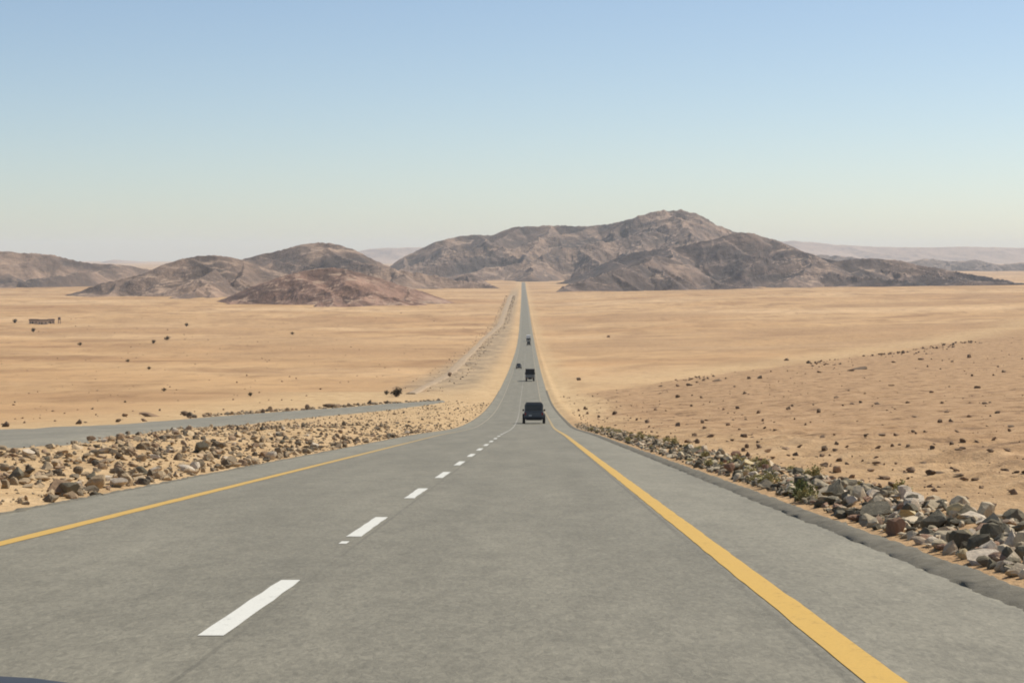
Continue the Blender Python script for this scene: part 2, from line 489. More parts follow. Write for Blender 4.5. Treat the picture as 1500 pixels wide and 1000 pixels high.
# ------------------------------------------------------------------ main road
roadY = np.concatenate([np.arange(-60, 620, 2.0), np.arange(620, 1600, 8.0), np.arange(1600, 5700, 30.0)])
def lift(y): return 0.004 + np.clip(np.asarray(y, float), 0, 6000) * 2.2e-5
latc = np.array([LEFT_EDGE, -4.4, -3.4, -2.6, -1.8, -1.0, 0, 1.0, 1.8, 2.7, 3.66, 4.5, RIGHT_EDGE])
RYg, RLg = np.meshgrid(roadY, latc, indexing='ij')
edge_l = (fbm(roadY / 1.3, 0 * roadY, 60, 3) - 0.5) * 0.22
edge_r = (fbm(roadY / 1.3, 0 * roadY + 9, 61, 3) - 0.5) * 0.10
RLg = RLg.copy(); RLg[:, 0] += edge_l; RLg[:, -1] += edge_r
RZg = P(RYg) + 0.02 + np.clip(RYg, 0, 6000) * 3e-5
rv = np.stack([RX(RYg) + RLg, RYg, RZg], -1)
# skirt down both edges
sk_l = rv[:, :1].copy(); sk_l[..., 2] -= 0.35
sk_r = rv[:, -1:].copy(); sk_r[..., 2] -= 0.35
rv = np.concatenate([sk_l, rv, sk_r], 1)
rm = mesh_np("road", rv.reshape(-1, 3), grid_faces(len(roadY), rv.shape[1]), M["asphalt"], False)
add_attr(rm, "lat", np.concatenate([RLg[:, :1], RLg, RLg[:, -1:]], 1))
road = tag(obj("road", rm), "straight grey two-lane desert highway running down to the mountains", kind="structure")

def road_z(y): return P(y) + 0.02 + np.clip(np.asarray(y, float), 0, 6000) * 3e-5
def strip_mesh(name, ys, l0, l1, mat, extra=0.0, wear=None):
    ys = np.asarray(ys, float)
    l0 = np.broadcast_to(l0, ys.shape); l1 = np.broadcast_to(l1, ys.shape)
    z = road_z(ys) + lift(ys) + extra
    a = np.stack([RX(ys) + l0, ys, z], -1); b = np.stack([RX(ys) + l1, ys, z], -1)
    me = mesh_np(name, np.stack([a, b], 1).reshape(-1, 3), grid_faces(len(ys), 2), mat)
    if wear: add_attr(me, "wear", np.repeat(np.interp(ys, wear[0], wear[1]), 2))
    return me
near_rows = np.concatenate([np.arange(-60, 70, 0.25), roadY[roadY >= 70]])
def wob(seed, amp): return (fbm(near_rows / 0.7, 0 * near_rows, seed, 3) - 0.5) * amp
o = obj("edge_line", strip_mesh("edge_line", near_rows, 3.56 + wob(1, .022), 3.775 + wob(2, .022), M["yellow_paint"], 0, ((0, 60, 170, 300), (0, .05, .55, .9))), road)
o["label"] = "yellow line along the right shoulder"
o = obj("edge_line", strip_mesh("edge_line", near_rows, -3.56 + wob(3, .02), -3.37 + wob(4, .02), M["yellow_paint"], 0, ((0, 40, 90, 170), (0, .1, .6, .95))), road)
o["label"] = "yellow line along the left shoulder"
for k in range(-4, 100):
    y0 = 11.3 + 9.0 * k
    ys = np.linspace(y0, y0 + 3.75, 8)
    e = (fbm(ys * 2, 0 * ys + k, 70, 2) - 0.5) * 0.02
    obj("lane_dash", strip_mesh("lane_dash", ys, -0.08 + e, 0.08 - e, M["white_paint"], 0, ((0, 80, 160, 260), (0, .1, .45, .75))), road)
ys = np.linspace(19.2, 19.55, 3)
obj("paint_spot", strip_mesh("paint_spot", ys, -0.05, 0.03, M["white_paint"]), road)

# raised broken asphalt lip along the right edge, thin crumbling edge along the left
def lip(name, prof, y1, seed, label):
    ys = np.concatenate([np.arange(-20, 50, 0.09), np.arange(50, y1, 0.8)])
    n = len(prof)
    V = np.zeros((len(ys), n, 3))
    for j, (l, h) in enumerate(prof):
        jl = (fbm(ys / 0.5, 0 * ys + j * 3.3, seed, 3) - 0.5) * (0.09 if 0 < j < n - 1 else 0.22)
        jh = (fbm(ys / 0.22, 0 * ys + j * 7.7, seed + 5, 4) - 0.5) * (0.06 if 0 < j < n - 1 else 0)
        V[:, j, 0] = RX(ys) + l + jl
        V[:, j, 1] = ys
        V[:, j, 2] = road_z(ys) + h + jh
    o = obj(name, mesh_np(name, V.reshape(-1, 3), grid_faces(len(ys), n), M["lip"], True), road)
    o["label"] = label
lip("asphalt_lip", [(5.16, -0.04), (5.24, 0.014), (5.33, 0.034), (5.42, 0.045), (5.52, 0.040), (5.60, 0.0), (5.70, -0.16)], 420, 80, "dark crumbling asphalt lip along the right shoulder")
lip("asphalt_lip", [(-5.18, -0.14), (-5.06, 0.005), (-4.98, 0.022), (-4.90, -0.03)], 420, 84, "thin crumbling asphalt edge along the left shoulder")

# ------------------------------------------------------------------ side road and dirt tracks
def resample(pts, n):
    p = np.array(pts, float)
    s = np.concatenate([[0], np.cumsum(np.linalg.norm(np.diff(p, axis=0), axis=1))])
    q = np.linspace(0, s[-1], n)
    out = np.stack([np.interp(q, s, p[:, i]) for i in range(p.shape[1])], -1)
    for _ in range(6):
        out[1:-1] = (out[:-2] + 2 * out[1:-1] + out[2:]) / 4
    return out
def ribbon(name, left, right, mat, up, cols=7, seed=0, jit=0.5):
    n = len(left)
    V = np.zeros((n, cols, 3))
    s = np.arange(n) * 0.35
    jl = (fbm(s, 0 * s, seed, 3) - 0.5) * jit; jr = (fbm(s, 0 * s + 5, seed + 1, 3) - 0.5) * jit
    for j in range(cols):
        t = j / (cols - 1)
        xy = left * (1 - t) + right * t
        w = (right - left); w = w / np.linalg.norm(w, axis=1)[:, None]
        xy = xy + w * (jl * (1 - t) - jr * t)[:, None]
        V[:, j, :2] = xy
        edge = min(t, 1 - t)
        V[:, j, 2] = T(xy[:, 0], xy[:, 1]) + (up if edge > 0 else -0.12)
    me = mesh_np(name, V.reshape(-1, 3), grid_faces(n, cols), mat, True)
    add_attr(me, "lat", np.broadcast_to(np.linspace(-1, 1, cols)[None, :] * 1.0, (n, cols)))
    return obj(name, me)
near_e = [ground_at(u, v)[:2] for u, v in [(-60, 665), (0, 660), (100, 651), (200, 637), (300, 626), (400, 617), (500, 608), (580, 600), (652, 589)]]
far_e = [ground_at(u, v)[:2] for u, v in [(-60, 634), (0, 632), (100, 627), (200, 619), (300, 611), (400, 603.5), (480, 598.5), (560, 592), (648, 587)]]
near_e.insert(0, (near_e[0][0] - 18, near_e[0][1] - 30)); far_e.insert(0, (far_e[0][0] - 18, far_e[0][1] - 30))
side_near = resample(near_e, 160); side_far = resample(far_e, 160)
tag(ribbon("side_road", side_far, side_near, M["side_asphalt"], 0.14, 9, 90, 0.8), "old grey side road left of the highway behind the stony verge", kind="structure")
tr = [ground_at(u, v)[:2] for u, v in [(600, 577), (630, 563), (655, 550), (686, 519), (709, 495), (732, 476), (741, 452), (748, 433)]]
trc = resample(tr, 150)
d = np.gradient(trc, axis=0); d /= np.linalg.norm(d, axis=1)[:, None]
nrm = np.stack([-d[:, 1], d[:, 0]], -1)
wd = np.interp(trc[:, 1], [300, 700, 3000], [1.3, 1.6, 3.5])[:, None]
tag(ribbon("dirt_track", trc + nrm * wd, trc - nrm * wd, M["track"], 0.2, 7, 95, 1.6), "pale grey dirt track running beside the highway on the left", kind="structure")

# ------------------------------------------------------------------ mountains
def mountain(name, label, sky_pts, D0, W, seed, mat, lam=None, detail=0.5, base_extra=16.0, step_px=1.6, smooth=False, k=0.52, xmin=None):
    """a range grown from its crest line: spurs run forward from the crest, side spurs from those, slopes fall off both sides"""
    r = random.Random(seed)
    u = np.array([p[0] for p in sky_pts], float); v = np.array([p[1] for p in sky_pts], float)
    Xk = (u - 750) / F * D0
    Hc = Pchip(Xk, CAMZ + (375 - v) / F * D0)
    x0, x1 = Xk[0], Xk[-1]
    dx = D0 / F * step_px
    base = float(P(D0 - 0.8 * W)) - 1.0
    lam = lam or W * 0.42
    def wob(x): return float(fbm(np.array(x / (lam * 2.4)), np.array(0.0), seed + 1, 2) - 0.5) * W * 0.35
    segs = []
    cx = np.linspace(x0, x1, max(12, int((x1 - x0) / (lam * 0.16))))
    jit = (fbm(cx / (lam * 0.2), 0 * cx, seed + 20, 3) - 0.5)
    ch = Hc(cx) - base
    hmax = ch.max()
    ch = ch + jit * 0.025 * hmax * sstep(0.1, 0.4, ch / hmax)
    cp = [(x, D0 + wob(x), h) for x, h in zip(cx, ch)]
    for a, b in zip(cp, cp[1:]): segs.append((a, b, k * 1.05))
    x = x0 + lam * 0.3
    while x < x1:
        h0 = float(np.interp(x, cx, ch))
        if h0 > 0.12 * hmax:
            L = W * r.uniform(0.55, 1.0) * (h0 / hmax) ** 0.65
            ang = r.gauss(0, 0.40) + 0.12 * (x - (x0 + x1) / 2) / (x1 - x0) * 2
            fr = (x - x0) / (x1 - x0)
            ang = abs(ang) if fr < 0.22 else -abs(ang) if fr > 0.85 else ang
            p = (x, D0 + wob(x), h0 * 0.985)
            knee = r.uniform(0.3, 0.55)
            hk = h0 * r.uniform(0.42, 0.70)
            q = (x + math.sin(ang) * L * knee, p[1] - math.cos(ang) * L * knee, hk)
            a2 = ang + r.gauss(0, 0.35)
            e = (q[0] + math.sin(a2) * L * (1 - knee), q[1] - math.cos(a2) * L * (1 - knee), h0 * r.uniform(-0.02, 0.10))
            kk = k * r.uniform(0.8, 1.25)
            segs += [(p, q, kk), (q, e, kk)]
            for m in range(r.choice((2, 3, 4))):
                t = r.uniform(0.1, 0.85)
                s0 = tuple(p[i] + (q[i] - p[i]) * t * 2 if t < 0.5 else q[i] + (e[i] - q[i]) * (2 * t - 1) for i in range(3))
                s0 = (s0[0], s0[1], s0[2] * 0.97)
                a3 = ang + r.choice((-1, 1)) * r.uniform(0.5, 1.1)
                l3 = L * r.uniform(0.2, 0.42)
                e3 = (s0[0] + math.sin(a3) * l3, s0[1] - math.cos(a3) * l3, s0[2] * r.uniform(0.1, 0.4))
                segs.append((s0, e3, kk * 1.15))
        x += lam * r.uniform(0.35, 0.8)
    if xmin is not None:        # keep the spurs clear of the road corridor
        segs = [(a, (max(b[0], xmin), b[1], b[2]), kk) for a, b, kk in segs if a[0] > xmin - 60]
    xs = np.arange(x0 - W * 0.4, x1 + W * 0.4, dx)
    ys = np.concatenate([np.linspace(D0 - 1.25 * W, D0 + 0.15 * W, int(max(60, 1.4 * W / (dx * 2.4)))), np.linspace(D0 + 0.2 * W, D0 + 0.9 * W, 14)])
    X, Y = np.meshgrid(xs, ys, indexing='xy')
    away = sstep(0.02 * W, 0.25 * W, D0 - Y)
    WX = X + (fbm(X / (lam * 0.6), Y / (lam * 0.6), seed + 5, 4) - 0.5) * lam * 0.42 * (0.12 + 0.88 * away)
    WY = Y + (fbm(X / (lam * 0.6), Y / (lam * 0.6), seed + 6, 4) - 0.5) * lam * 0.42
    Z = np.full(X.shape, -1e3)
    for a, b, kk in segs:
        ax, ay, az = a; bx, by, bz = b
        ex, ey = bx - ax, by - ay
        t = np.clip(((WX - ax) * ex + (WY - ay) * ey) / (ex * ex + ey * ey + 1e-9), 0, 1)
        dd = np.hypot(WX - ax - ex * t, WY - ay - ey * t)
        Z = np.maximum(Z, az + (bz - az) * t - kk * dd)
    t = np.clip(Z / hmax, 0, 1.2)
    fine = ridged(WX / (lam * 0.22), Y / (lam * 0.34), seed + 13, 4, 0.6)
    fine2 = fbm(X / (lam * 0.07), Y / (lam * 0.09), seed + 17, 3)
    Z = Z + hmax * (0.13 * detail * (fine - 0.55) + 0.05 * detail * (fine2 - 0.5)) * sstep(0.0, 0.2, t) * (0.15 + 0.85 * away)
    # talus flattens out towards the plain
    Z = np.where(Z > 0, Z * (0.88 + 0.12 * sstep(0, 0.35, Z / hmax)), Z)
    Z = np.maximum(Z, -base_extra)
    Z[0, :] = Z[-1, :] = -base_extra; Z[:, 0] = Z[:, -1] = -base_extra
    V = np.stack([X, Y, Z + base], -1)
    me = mesh_np(name, V.reshape(-1, 3), grid_faces(len(ys), len(xs)), mat, smooth)
    return tag(obj(name, me), label, kind="structure")

mountain("mountain", "broad brown mountain with the highest peak behind the end of the road",
         [(520, 418), (550, 402), (575, 386), (620, 362), (655, 349), (690, 343.5), (722, 344), (752, 331.5), (785, 330), (820, 329), (850, 331), (880, 330), (905, 326), (930, 320), (960, 311), (985, 308.5), (1015, 315), (1045, 329), (1075, 341), (1120, 356), (1180, 378), (1260, 400), (1330, 418)],
         7100, 1450, 100, M["mount"], lam=260, detail=0.55, k=0.62)
mountain("mountain", "dark ridge in front of the highest peak on the right",
         [(795, 421), (830, 410), (860, 398), (900, 379), (940, 367), (985, 362), (1030, 350), (1075, 340), (1110, 346), (1150, 358), (1200, 378), (1245, 394), (1285, 412), (1310, 424)],
         5300, 1300, 131, M["mount_dark"], lam=240, detail=0.55, k=0.6, xmin=170)
mountain("hill", "dark low nose of rock before the ridge right of the road",
         [(862, 430), (890, 414), (915, 396), (945, 378), (965, 374), (990, 381), (1020, 395), (1050, 410), (1085, 428)],
         4300, 620, 150, M["mount_dark"], lam=150, detail=0.5)
mountain("hill", "low dark hills right of the main ridge",
         [(1180, 410), (1205, 388), (1240, 380), (1262, 378), (1290, 379), (1320, 381), (1350, 390), (1385, 402), (1425, 414)],
         5000, 480, 160, M["mount_dark"], lam=170, detail=0.5)
mountain("hill", "grey brown hill with a rounded top left of the red hill's crest",
         [(330, 420), (350, 384), (365, 375), (400, 368), (440, 357.5), (475, 354), (505, 360), (530, 371), (560, 385), (590, 400), (625, 418)],
         4700, 800, 177, M["mount"], lam=240, detail=0.55)
mountain("hill", "long brown hill with a dark tapering left flank",
         [(75, 440), (110, 429), (150, 415), (215, 400), (260, 380), (300, 373), (330, 376), (352, 380), (380, 390), (420, 402), (470, 416), (520, 432)],
         3350, 420, 181, M["mount"], lam=150, detail=0.5, k=0.42)
mountain("hill", "brown far hills at the left edge",
         [(-260, 390), (-160, 372), (-70, 378), (0, 366), (40, 369), (95, 374), (130, 385), (170, 387), (205, 392), (250, 402), (310, 418)],
         5000, 950, 190, M["mount"], lam=260, detail=0.6)
mountain("hill", "reddish brown isolated hill on the left plain",
         [(272, 455), (300, 446), (335, 434), (380, 416), (430, 400.5), (465, 392.5), (490, 391), (512, 395), (542, 403), (582, 417), (622, 429), (668, 444)],
         2680, 330, 201, M["mount_red"], lam=110, detail=0.5, k=0.42)
mountain("hill", "small dark knoll at the mountain foot left of the road",
         [(655, 422), (668, 409), (680, 402), (690, 401), (700, 408), (712, 421)],
         4850, 130, 210, M["mount_dark"], lam=60, detail=0.3)
mountain("ridge", "pale hazy flat ridge on the horizon",
         [(-700, 376), (-300, 379), (60, 383), (140, 384), (160, 379), (185, 380), (225, 386), (380, 384), (500, 374), (535, 364), (570, 362.5), (620, 362), (700, 366), (900, 372), (1060, 366), (1130, 353.5), (1160, 352), (1190, 355), (1245, 359), (1320, 362), (1400, 361), (1500, 363), (1620, 361), (1900, 368), (2300, 372)],
         22000, 2500, 220, M["mesa"], lam=1200, detail=0.3, step_px=3.0, smooth=True, k=0.2)
mountain("ridge", "low hazy ridge behind the right-hand hills",
         [(1120, 384), (1170, 372), (1230, 374), (1290, 384), (1330, 383), (1352, 378.5), (1375, 379), (1395, 384), (1415, 379), (1432, 381), (1450, 387), (1475, 385), (1510, 383), (1600, 388)],
         10500, 900, 230, M["mesa"], lam=400, detail=0.3, step_px=2.0)

# ------------------------------------------------------------------ haze
hb = bmesh.new()
bmesh.ops.create_cube(hb, size=1.0)
bmesh.ops.transform(hb, matrix=Matrix.Translation((0, 13200, 62.5)) @ Matrix.Diagonal((60000, 34000, 315, 1)), verts=hb.verts)
hm = bpy.data.materials.new("desert_haze")
hm.use_nodes = True
ht = hm.node_tree
for n in list(ht.nodes): ht.nodes.remove(n)
hv = ht.nodes.new("ShaderNodeVolumePrincipled")
hv.inputs["Color"].default_value = (0.80, 0.90, 1.0, 1)
hv.inputs["Density"].default_value = 3.4e-5
hv.inputs["Anisotropy"].default_value = 0.0
hout = ht.nodes.new("ShaderNodeOutputMaterial")
ht.links.new(hv.outputs[0], hout.inputs["Volume"])
haze = from_bm("haze", hb, hm)
tag(haze, "thin pale haze over the whole plain", kind="stuff")

# ------------------------------------------------------------------ rocks
def rock_shape(seed, sub=2, flat=0.7, cuts=13):
    r = random.Random(seed)
    bm = bmesh.new()
    bmesh.ops.create_icosphere(bm, subdivisions=sub, radius=1.0)
    planes = []
    for _ in range(cuts):
        n = Vector((r.gauss(0, 1), r.gauss(0, 1), r.gauss(0, 0.8))).normalized()
        planes.append((n, r.uniform(0.30, 0.72)))
    sx, sy = r.uniform(0.8, 1.25), r.uniform(0.65, 1.0)
    for vtx in bm.verts:
        c = vtx.co
        for n, dd in planes:
            k = c.dot(n) - dd
            if k > 0: c -= n * k * 0.96
        c *= 1 + r.uniform(-0.035, 0.035)
        c.x *= sx; c.y *= sy; c.z *= flat
    mnx = max(abs(v.co.x) for v in bm.verts)
    for v in bm.verts: v.co *= 0.5 / mnx
    return bm
ROCK_BM = []
for s in range(12):
    bm = rock_shape(300 + s, 2, [0.75, 0.6, 0.85, 0.5][s % 4])
    bm.verts.ensure_lookup_table()
    ROCK_BM.append((np.array([v.co[:] for v in bm.verts]), np.array([[v.index for v in f.verts] for f in bm.faces])))
    bm.free()
_rock_me = {}
def rock_mesh(k, mat):
    key = (k, mat)
    if key not in _rock_me:
        V, Fc = ROCK_BM[k]
        _rock_me[key] = mesh_np("rock", V, Fc, M[mat], False)
    return _rock_me[key]
def put_rock(x, y, size, hgt, mat, label, group=None, tilt=0.25, yaw=None, name="rock", sink=0.16):
    k = rng.randrange(len(ROCK_BM))
    o = obj(name, rock_mesh(k, mat))
    zs = hgt / (np.ptp(ROCK_BM[k][0][:, 2]))
    o.scale = (size, size * rng.uniform(0.75, 1.0), zs)
    o.rotation_euler = (rng.uniform(-tilt, tilt), rng.uniform(-tilt, tilt), rng.uniform(-0.5, 0.5) + rng.choice((0, math.pi)) if yaw is None else yaw)
    o.location = (x, y, float(T(x, y)) + hgt * (0.5 - sink))
    tag(o, label, "rock", group)
    return o
def rock_cloud(name, pts, mat, label, flats=(0.5, 1.0)):
    """pts: list of (x,y,size); one joined rubble object"""
    Vs, Fs, off = [], [], 0
    pts = np.array(pts)
    zs = T(pts[:, 0], pts[:, 1])
    for i in range(len(pts)):
        V, Fc = ROCK_BM[i % len(ROCK_BM)]
        a = nrs.uniform(0, 2 * math.pi); ca, sa = math.cos(a), math.sin(a)
        sz = pts[i, 2]
        W = V * np.array([sz, sz * nrs.uniform(0.7, 1.0), sz * nrs.uniform(*flats)])
        b = nrs.uniform(-0.3, 0.3); cb, sb = math.cos(b), math.sin(b)
        W = np.stack([W[:, 0] * cb + W[:, 2] * sb, W[:, 1], -W[:, 0] * sb + W[:, 2] * cb], -1)
        W = np.stack([W[:, 0] * ca - W[:, 1] * sa, W[:, 0] * sa + W[:, 1] * ca, W[:, 2]], -1)
        W = W + np.array([pts[i, 0], pts[i, 1], zs[i] + sz * 0.14])
        Vs.append(W); Fs.append(Fc + off); off += len(V)
    me = mesh_np(name, np.concatenate(Vs), np.concatenate(Fs), M[mat], False)
    return tag(obj(name, me), label, kind="stuff")

# named boulders that stand out: (u, v of the foot, width px, height px, material, label)
BIG = [
    (1377, 774, 50, 27, "big_grey", "large grey block in the rubble beside the right shoulder, dark hollow on its left"),
    (1440, 812, 52, 30, "big_grey", "dark grey wedge-shaped boulder at the right end of the rubble strip"),
    (1285, 760, 46, 22, "big_grey", "long dark grey boulder in the middle of the right rubble strip"),
    (1226, 734, 34, 28, "big_grey", "upright dark grey stone next to the green clump in the right rubble"),
    (1425, 765, 44, 14, "big_pale", "flat cream slab behind the large grey blocks of the right rubble"),
    (1474, 784, 34, 16, "big_grey", "grey slab at the right edge of the picture behind the wedge-shaped boulder"),
    (1443, 825, 52, 17, "big_pale", "cream flat stone at the foot of the dark wedge-shaped boulder"),
    (1411, 798, 26, 20, "big_yellow", "yellowish stone squeezed between the two large grey boulders"),
    (1338, 748, 26, 18, "big_grey", "dark stone on top of the right rubble left of the largest block"),
    (1484, 808, 26, 30, "big_pale", "pale upright stone at the right edge of the rubble strip"),
    (1390, 810, 34, 9, "big_red", "dark red flat stone on the asphalt side of the right rubble"),
    (1354, 796, 36, 12, "big_red", "pinkish flat stone by the asphalt lip below the largest block"),
    (1232, 760, 26, 10, "big_grey", "dark flat stone lying by the asphalt lip below the green clump"),
    (1256, 765, 30, 8, "big_red", "reddish thin slab beside the asphalt lip below the long grey boulder"),
    (1319, 780, 24, 10, "big_red", "red brown stone beside the asphalt lip left of the pinkish flat stone"),
    (1476, 838, 30, 14, "big_pale", "cream stone at the lower right end of the rubble strip"),
    (98, 728, 42, 21, "big_grey", "large dark grey rock on the left verge near the picture edge"),
    (25, 704, 30, 19, "big_grey", "rounded grey rock at the far left of the left verge"),
    (140, 730, 26, 9, "big_grey", "flat grey rock right of the largest rock on the left verge"),
    (170, 714, 34, 13, "big_pale", "pale slab with a shaded side on the left verge"),
    (208, 695, 22, 12, "big_grey", "grey hump of rock in the middle of the near left verge"),
    (134, 706, 18, 14, "big_grey", "dark leaning rock above the largest rock of the left verge"),
    (293, 664, 24, 15, "big_grey", "grey rock on the left verge near the side road"),
    (275, 692, 36, 10, "big_pale", "pale slab lying close to the left shoulder"),
]
for u, v, w, hh, mt, lab in BIG:
    x, y, z = ground_at(u, v)
    s = mpp(y)
    put_rock(x, y + w * s * 0.25, w * s * 1.05, hh * s * 1.35, mt, lab, "boulders of the road verges", 0.12, rng.uniform(-0.4, 0.4), "boulder")

# dark stones of the right-hand plain
FIELD = [(847, 557, 8, 7), (892, 494, 6, 4), (1152, 528, 8, 5), (1113, 554, 8, 6), (1097, 555, 7, 5), (1049, 558, 20, 3), (1009, 565, 9, 5), (993, 566, 8, 5), (969, 566, 10, 4),
         (993, 582, 8, 6), (1028, 583, 8, 5), (1091, 577, 8, 6), (1080, 599, 8, 6), (1111, 605, 9, 7), (1155, 599, 9, 6), (900, 606, 9, 6), (949, 619, 10, 6), (993, 624, 8, 8), (1028, 619, 7, 8),
         (1067, 623, 8, 5), (877, 611, 8, 6), (1113, 656, 15, 8), (1152, 658, 14, 5), (1171, 654, 12, 4), (1199, 604, 8, 7), (1154, 600, 6, 5), (1392, 617, 10, 7), (1376, 618, 9, 6),
         (1387, 604, 9, 6), (1432, 569, 10, 6), (1443, 592, 10, 5), (1286, 656, 11, 6), (1268, 640, 6, 6), (1291, 638, 11, 5), (1313, 637, 12, 5), (1338, 633, 8, 5), (1409, 648, 12, 6),
         (1456, 645, 8, 6), (1432, 648, 12, 4), (1404, 659, 12, 5), (1336, 691, 18, 9), (1364, 694, 19, 9), (1298, 702, 24, 7), (1169, 691, 15, 10), (1230, 675, 12, 7), (1209, 682, 16, 7),
         (1437, 715, 9, 6), (1415, 731, 10, 6), (1450, 743, 22, 11), (1341, 611, 14, 4), (1283, 680, 16, 4), (1352, 679, 14, 4), (1248, 592, 14, 4), (1260, 590, 8, 6), (1285, 592, 12, 4),
         (1225, 583, 8, 5), (1258, 541, 26, 4), (1247, 543, 12, 5), (1350, 527, 12, 4), (1420, 524, 8, 7), (1395, 530, 9, 4), (1310, 531, 9, 3), (1470, 545, 8, 4), (1200, 546, 8, 5), (1040, 640, 16, 7),
         (1008, 648, 14, 8), (1090, 640, 14, 6), (1380, 590, 8, 4), (1460, 605, 12, 4), (1480, 625, 10, 4), (1475, 660, 12, 4), (1330, 655, 8, 5), (1240, 655, 8, 4), (1205, 640, 8, 4),
         (1135, 631, 7, 5), (1180, 622, 7, 5), (1330, 590, 8, 4), (1365, 575, 8, 4), (1305, 565, 9, 3), (1420, 610, 10, 4), (1475, 690, 12, 5), (1400, 690, 9, 4), (1060, 600, 6, 4), (960, 600, 6, 4)]
for i, (u, v, w, hh) in enumerate(FIELD):
    x, y, z = ground_at(u, v)
    s = mpp(y)
    shape = "long flat" if w > 2.4 * hh else "broad" if w >= 12 else "squat" if hh < 0.75 * w else "upright"
    zone = ("close to the rubble strip" if v > 640 else "half way up the brown rise" if v > 585 else "near the brow of the rise") + (" towards the right picture edge" if u > 1300 else " midway across" if u > 1080 else " not far from the highway")
    put_rock(x, y, w * s, hh * s * 1.15, ("rock_dark", "rock_brown")[i % 3 == 1], shape + (" brown" if i % 3 == 1 else " dark") + " stone " + zone, "stones on the right-hand ground", 0.3, sink=0.38)

# splintered stone lying aslant on the right
x, y, z = ground_at(1127, 662)
o = put_rock(x, y, 0.55, 0.2, "rock_dark", "long thin dark splinter of stone lying aslant on the right-hand ground", None, 0.0, 1.1, "stone_splinter")
o.scale = (0.95, 0.18, 0.3)

# heaps of dark stones by the side road and far left
HEAP = [(10, 625, 15, 9, "dark heap of stones past the side road at the left picture edge"), (117, 621, 13, 8, "small dark stone pile on the far side of the side road"),
        (183, 610, 11, 5, "low dark stone left of the long stone heap beyond the side road"), (219, 610, 36, 7, "long dark stone heap beyond the side road"),
        (273, 609, 20, 8, "dark humped rock right of the long stone heap beyond the side road"), (173, 618, 10, 5, "small dark stone in front of the long heap, left end"),
        (211, 617, 11, 5, "small dark stone in front of the long heap, right end"), (385, 605, 7, 6, "lone small stone beyond the middle of the side road"),
        (449, 601, 9, 9, "upright dark stone beyond the side road where its bank begins"), (483, 597, 22, 5, "low dark earth bank stone beyond the side road"),
        (542, 592, 7, 7, "small stone on the bank near the end of the side road"), (658, 551, 8, 6, "bluish dark block lying on the dirt track")]
for u, v, w, hh, lab in HEAP:
    x, y, z = ground_at(u, v)
    s = mpp(y)
    put_rock(x, y, w * s, hh * s * 1.2, "rock_dark", lab, None, 0.1, rng.uniform(-0.2, 0.2))

# countable rocks of the two verges, then the uncountable rest
def verge_points(n, side, smin, smax, y0, y1, power=2.0):
    pts = []
    while len(pts) < n:
        t = rng.random()
        y = y0 * (y1 / y0) ** t
        if side > 0:
            off = abs(rng.gauss(0, 1.0)) * 0.85 + 0.12
            wmax = 2.6
            if off > wmax: continue
            x = float(RX(y)) + RIGHT_EDGE + 0.32 + off
        else:
            k = np.interp(y, side_near[:, 1], side_near[:, 0])
            edge = float(RX(y)) + LEFT_EDGE - 0.35
            far = min(edge - 2.0, k - 0.8) if y > side_near[0, 1] else edge - 12
            x = edge + (far - edge) * rng.random() ** 1.15
        s = smin * (smax / smin) ** (rng.random() ** power)
        pts.append((x, y, s))
    return pts
def put_verge(n, side, s0, s1, y0, y1, kinds, where, ends, group):
    for (x, y, sz) in verge_points(n, side, s0, s1, y0, y1, 1.0):
        mt, word = rng.choice(kinds)
        size = "large" if sz > s0 + 0.62 * (s1 - s0) else "middling" if sz > s0 + 0.3 * (s1 - s0) else "small"
        t = math.log(y / y0) / math.log(y1 / y0)
        put_rock(x, y, sz, sz * rng.uniform(0.45, 0.85), mt, size + " " + word + " " + where + ", " + ends[min(2, int(t * 3))], group, 0.4)
ENDS = ("at its near end", "half way along", "towards its far end")
put_verge(95, 1, 0.14, 0.34, 12.5, 60, [("big_grey", "grey stone"), ("big_grey", "grey stone"), ("big_pale", "cream stone"), ("big_yellow", "yellowish stone"), ("big_red", "red brown stone")],
          "in the rubble strip beside the right shoulder", ENDS, "stones of the right rubble strip")
put_verge(95, -1, 0.20, 0.42, 24, 120, [("rock_pale", "sandy stone"), ("rock_pale", "sandy stone"), ("big_grey", "grey stone"), ("rock_brown", "brown stone"), ("big_pale", "cream stone")],
          "on the verge left of the highway", ENDS, "stones of the left verge")
rock_cloud("rubble", verge_points(4400, 1, 0.05, 0.27, 11, 190, 1.2), "rock_grey_i", "broken stone rubble along the right shoulder")
rock_cloud("rubble", verge_points(6500, -1, 0.06, 0.38, 22, 330, 1.5), "rock_pale_i", "sandy stone rubble on the verge left of the highway")
# loose stones over the right-hand ground
pts = []
while len(pts) < 3600:
    y = 14 * (900 / 14) ** rng.random()
    off = 1.8 + (0.30 * y + 30) * rng.random() ** 1.5
    brow = 390 + 2.55 * max(0, off - 9)
    if y > brow: continue
    xx = float(RX(y)) + RIGHT_EDGE + off
    if float(fbm(np.array(xx / 7), np.array(y / 12), 77, 3)) < rng.uniform(0.40, 0.62): continue
    pts.append((float(RX(y)) + RIGHT_EDGE + off, y, 0.035 * (7.0 ** (rng.random() ** 2.0)) * (1 + y / 260)))
for i in range(420):
    off = 8 + 190 * rng.random() ** 1.3
    y = 390 + 2.55 * max(0, off - 9) - abs(rng.gauss(0, 22)) - 4
    if float(fbm(np.array(off / 9), np.array(3.0), 78, 3)) < rng.uniform(0.35, 0.6): continue
    pts.append((float(RX(y)) + RIGHT_EDGE + off, y, rng.uniform(0.3, 1.0) * (0.7 + y / 900)))
rock_cloud("loose_stones", pts, "rock_dark_i", "small dark stones strewn over the brown ground right of the highway")
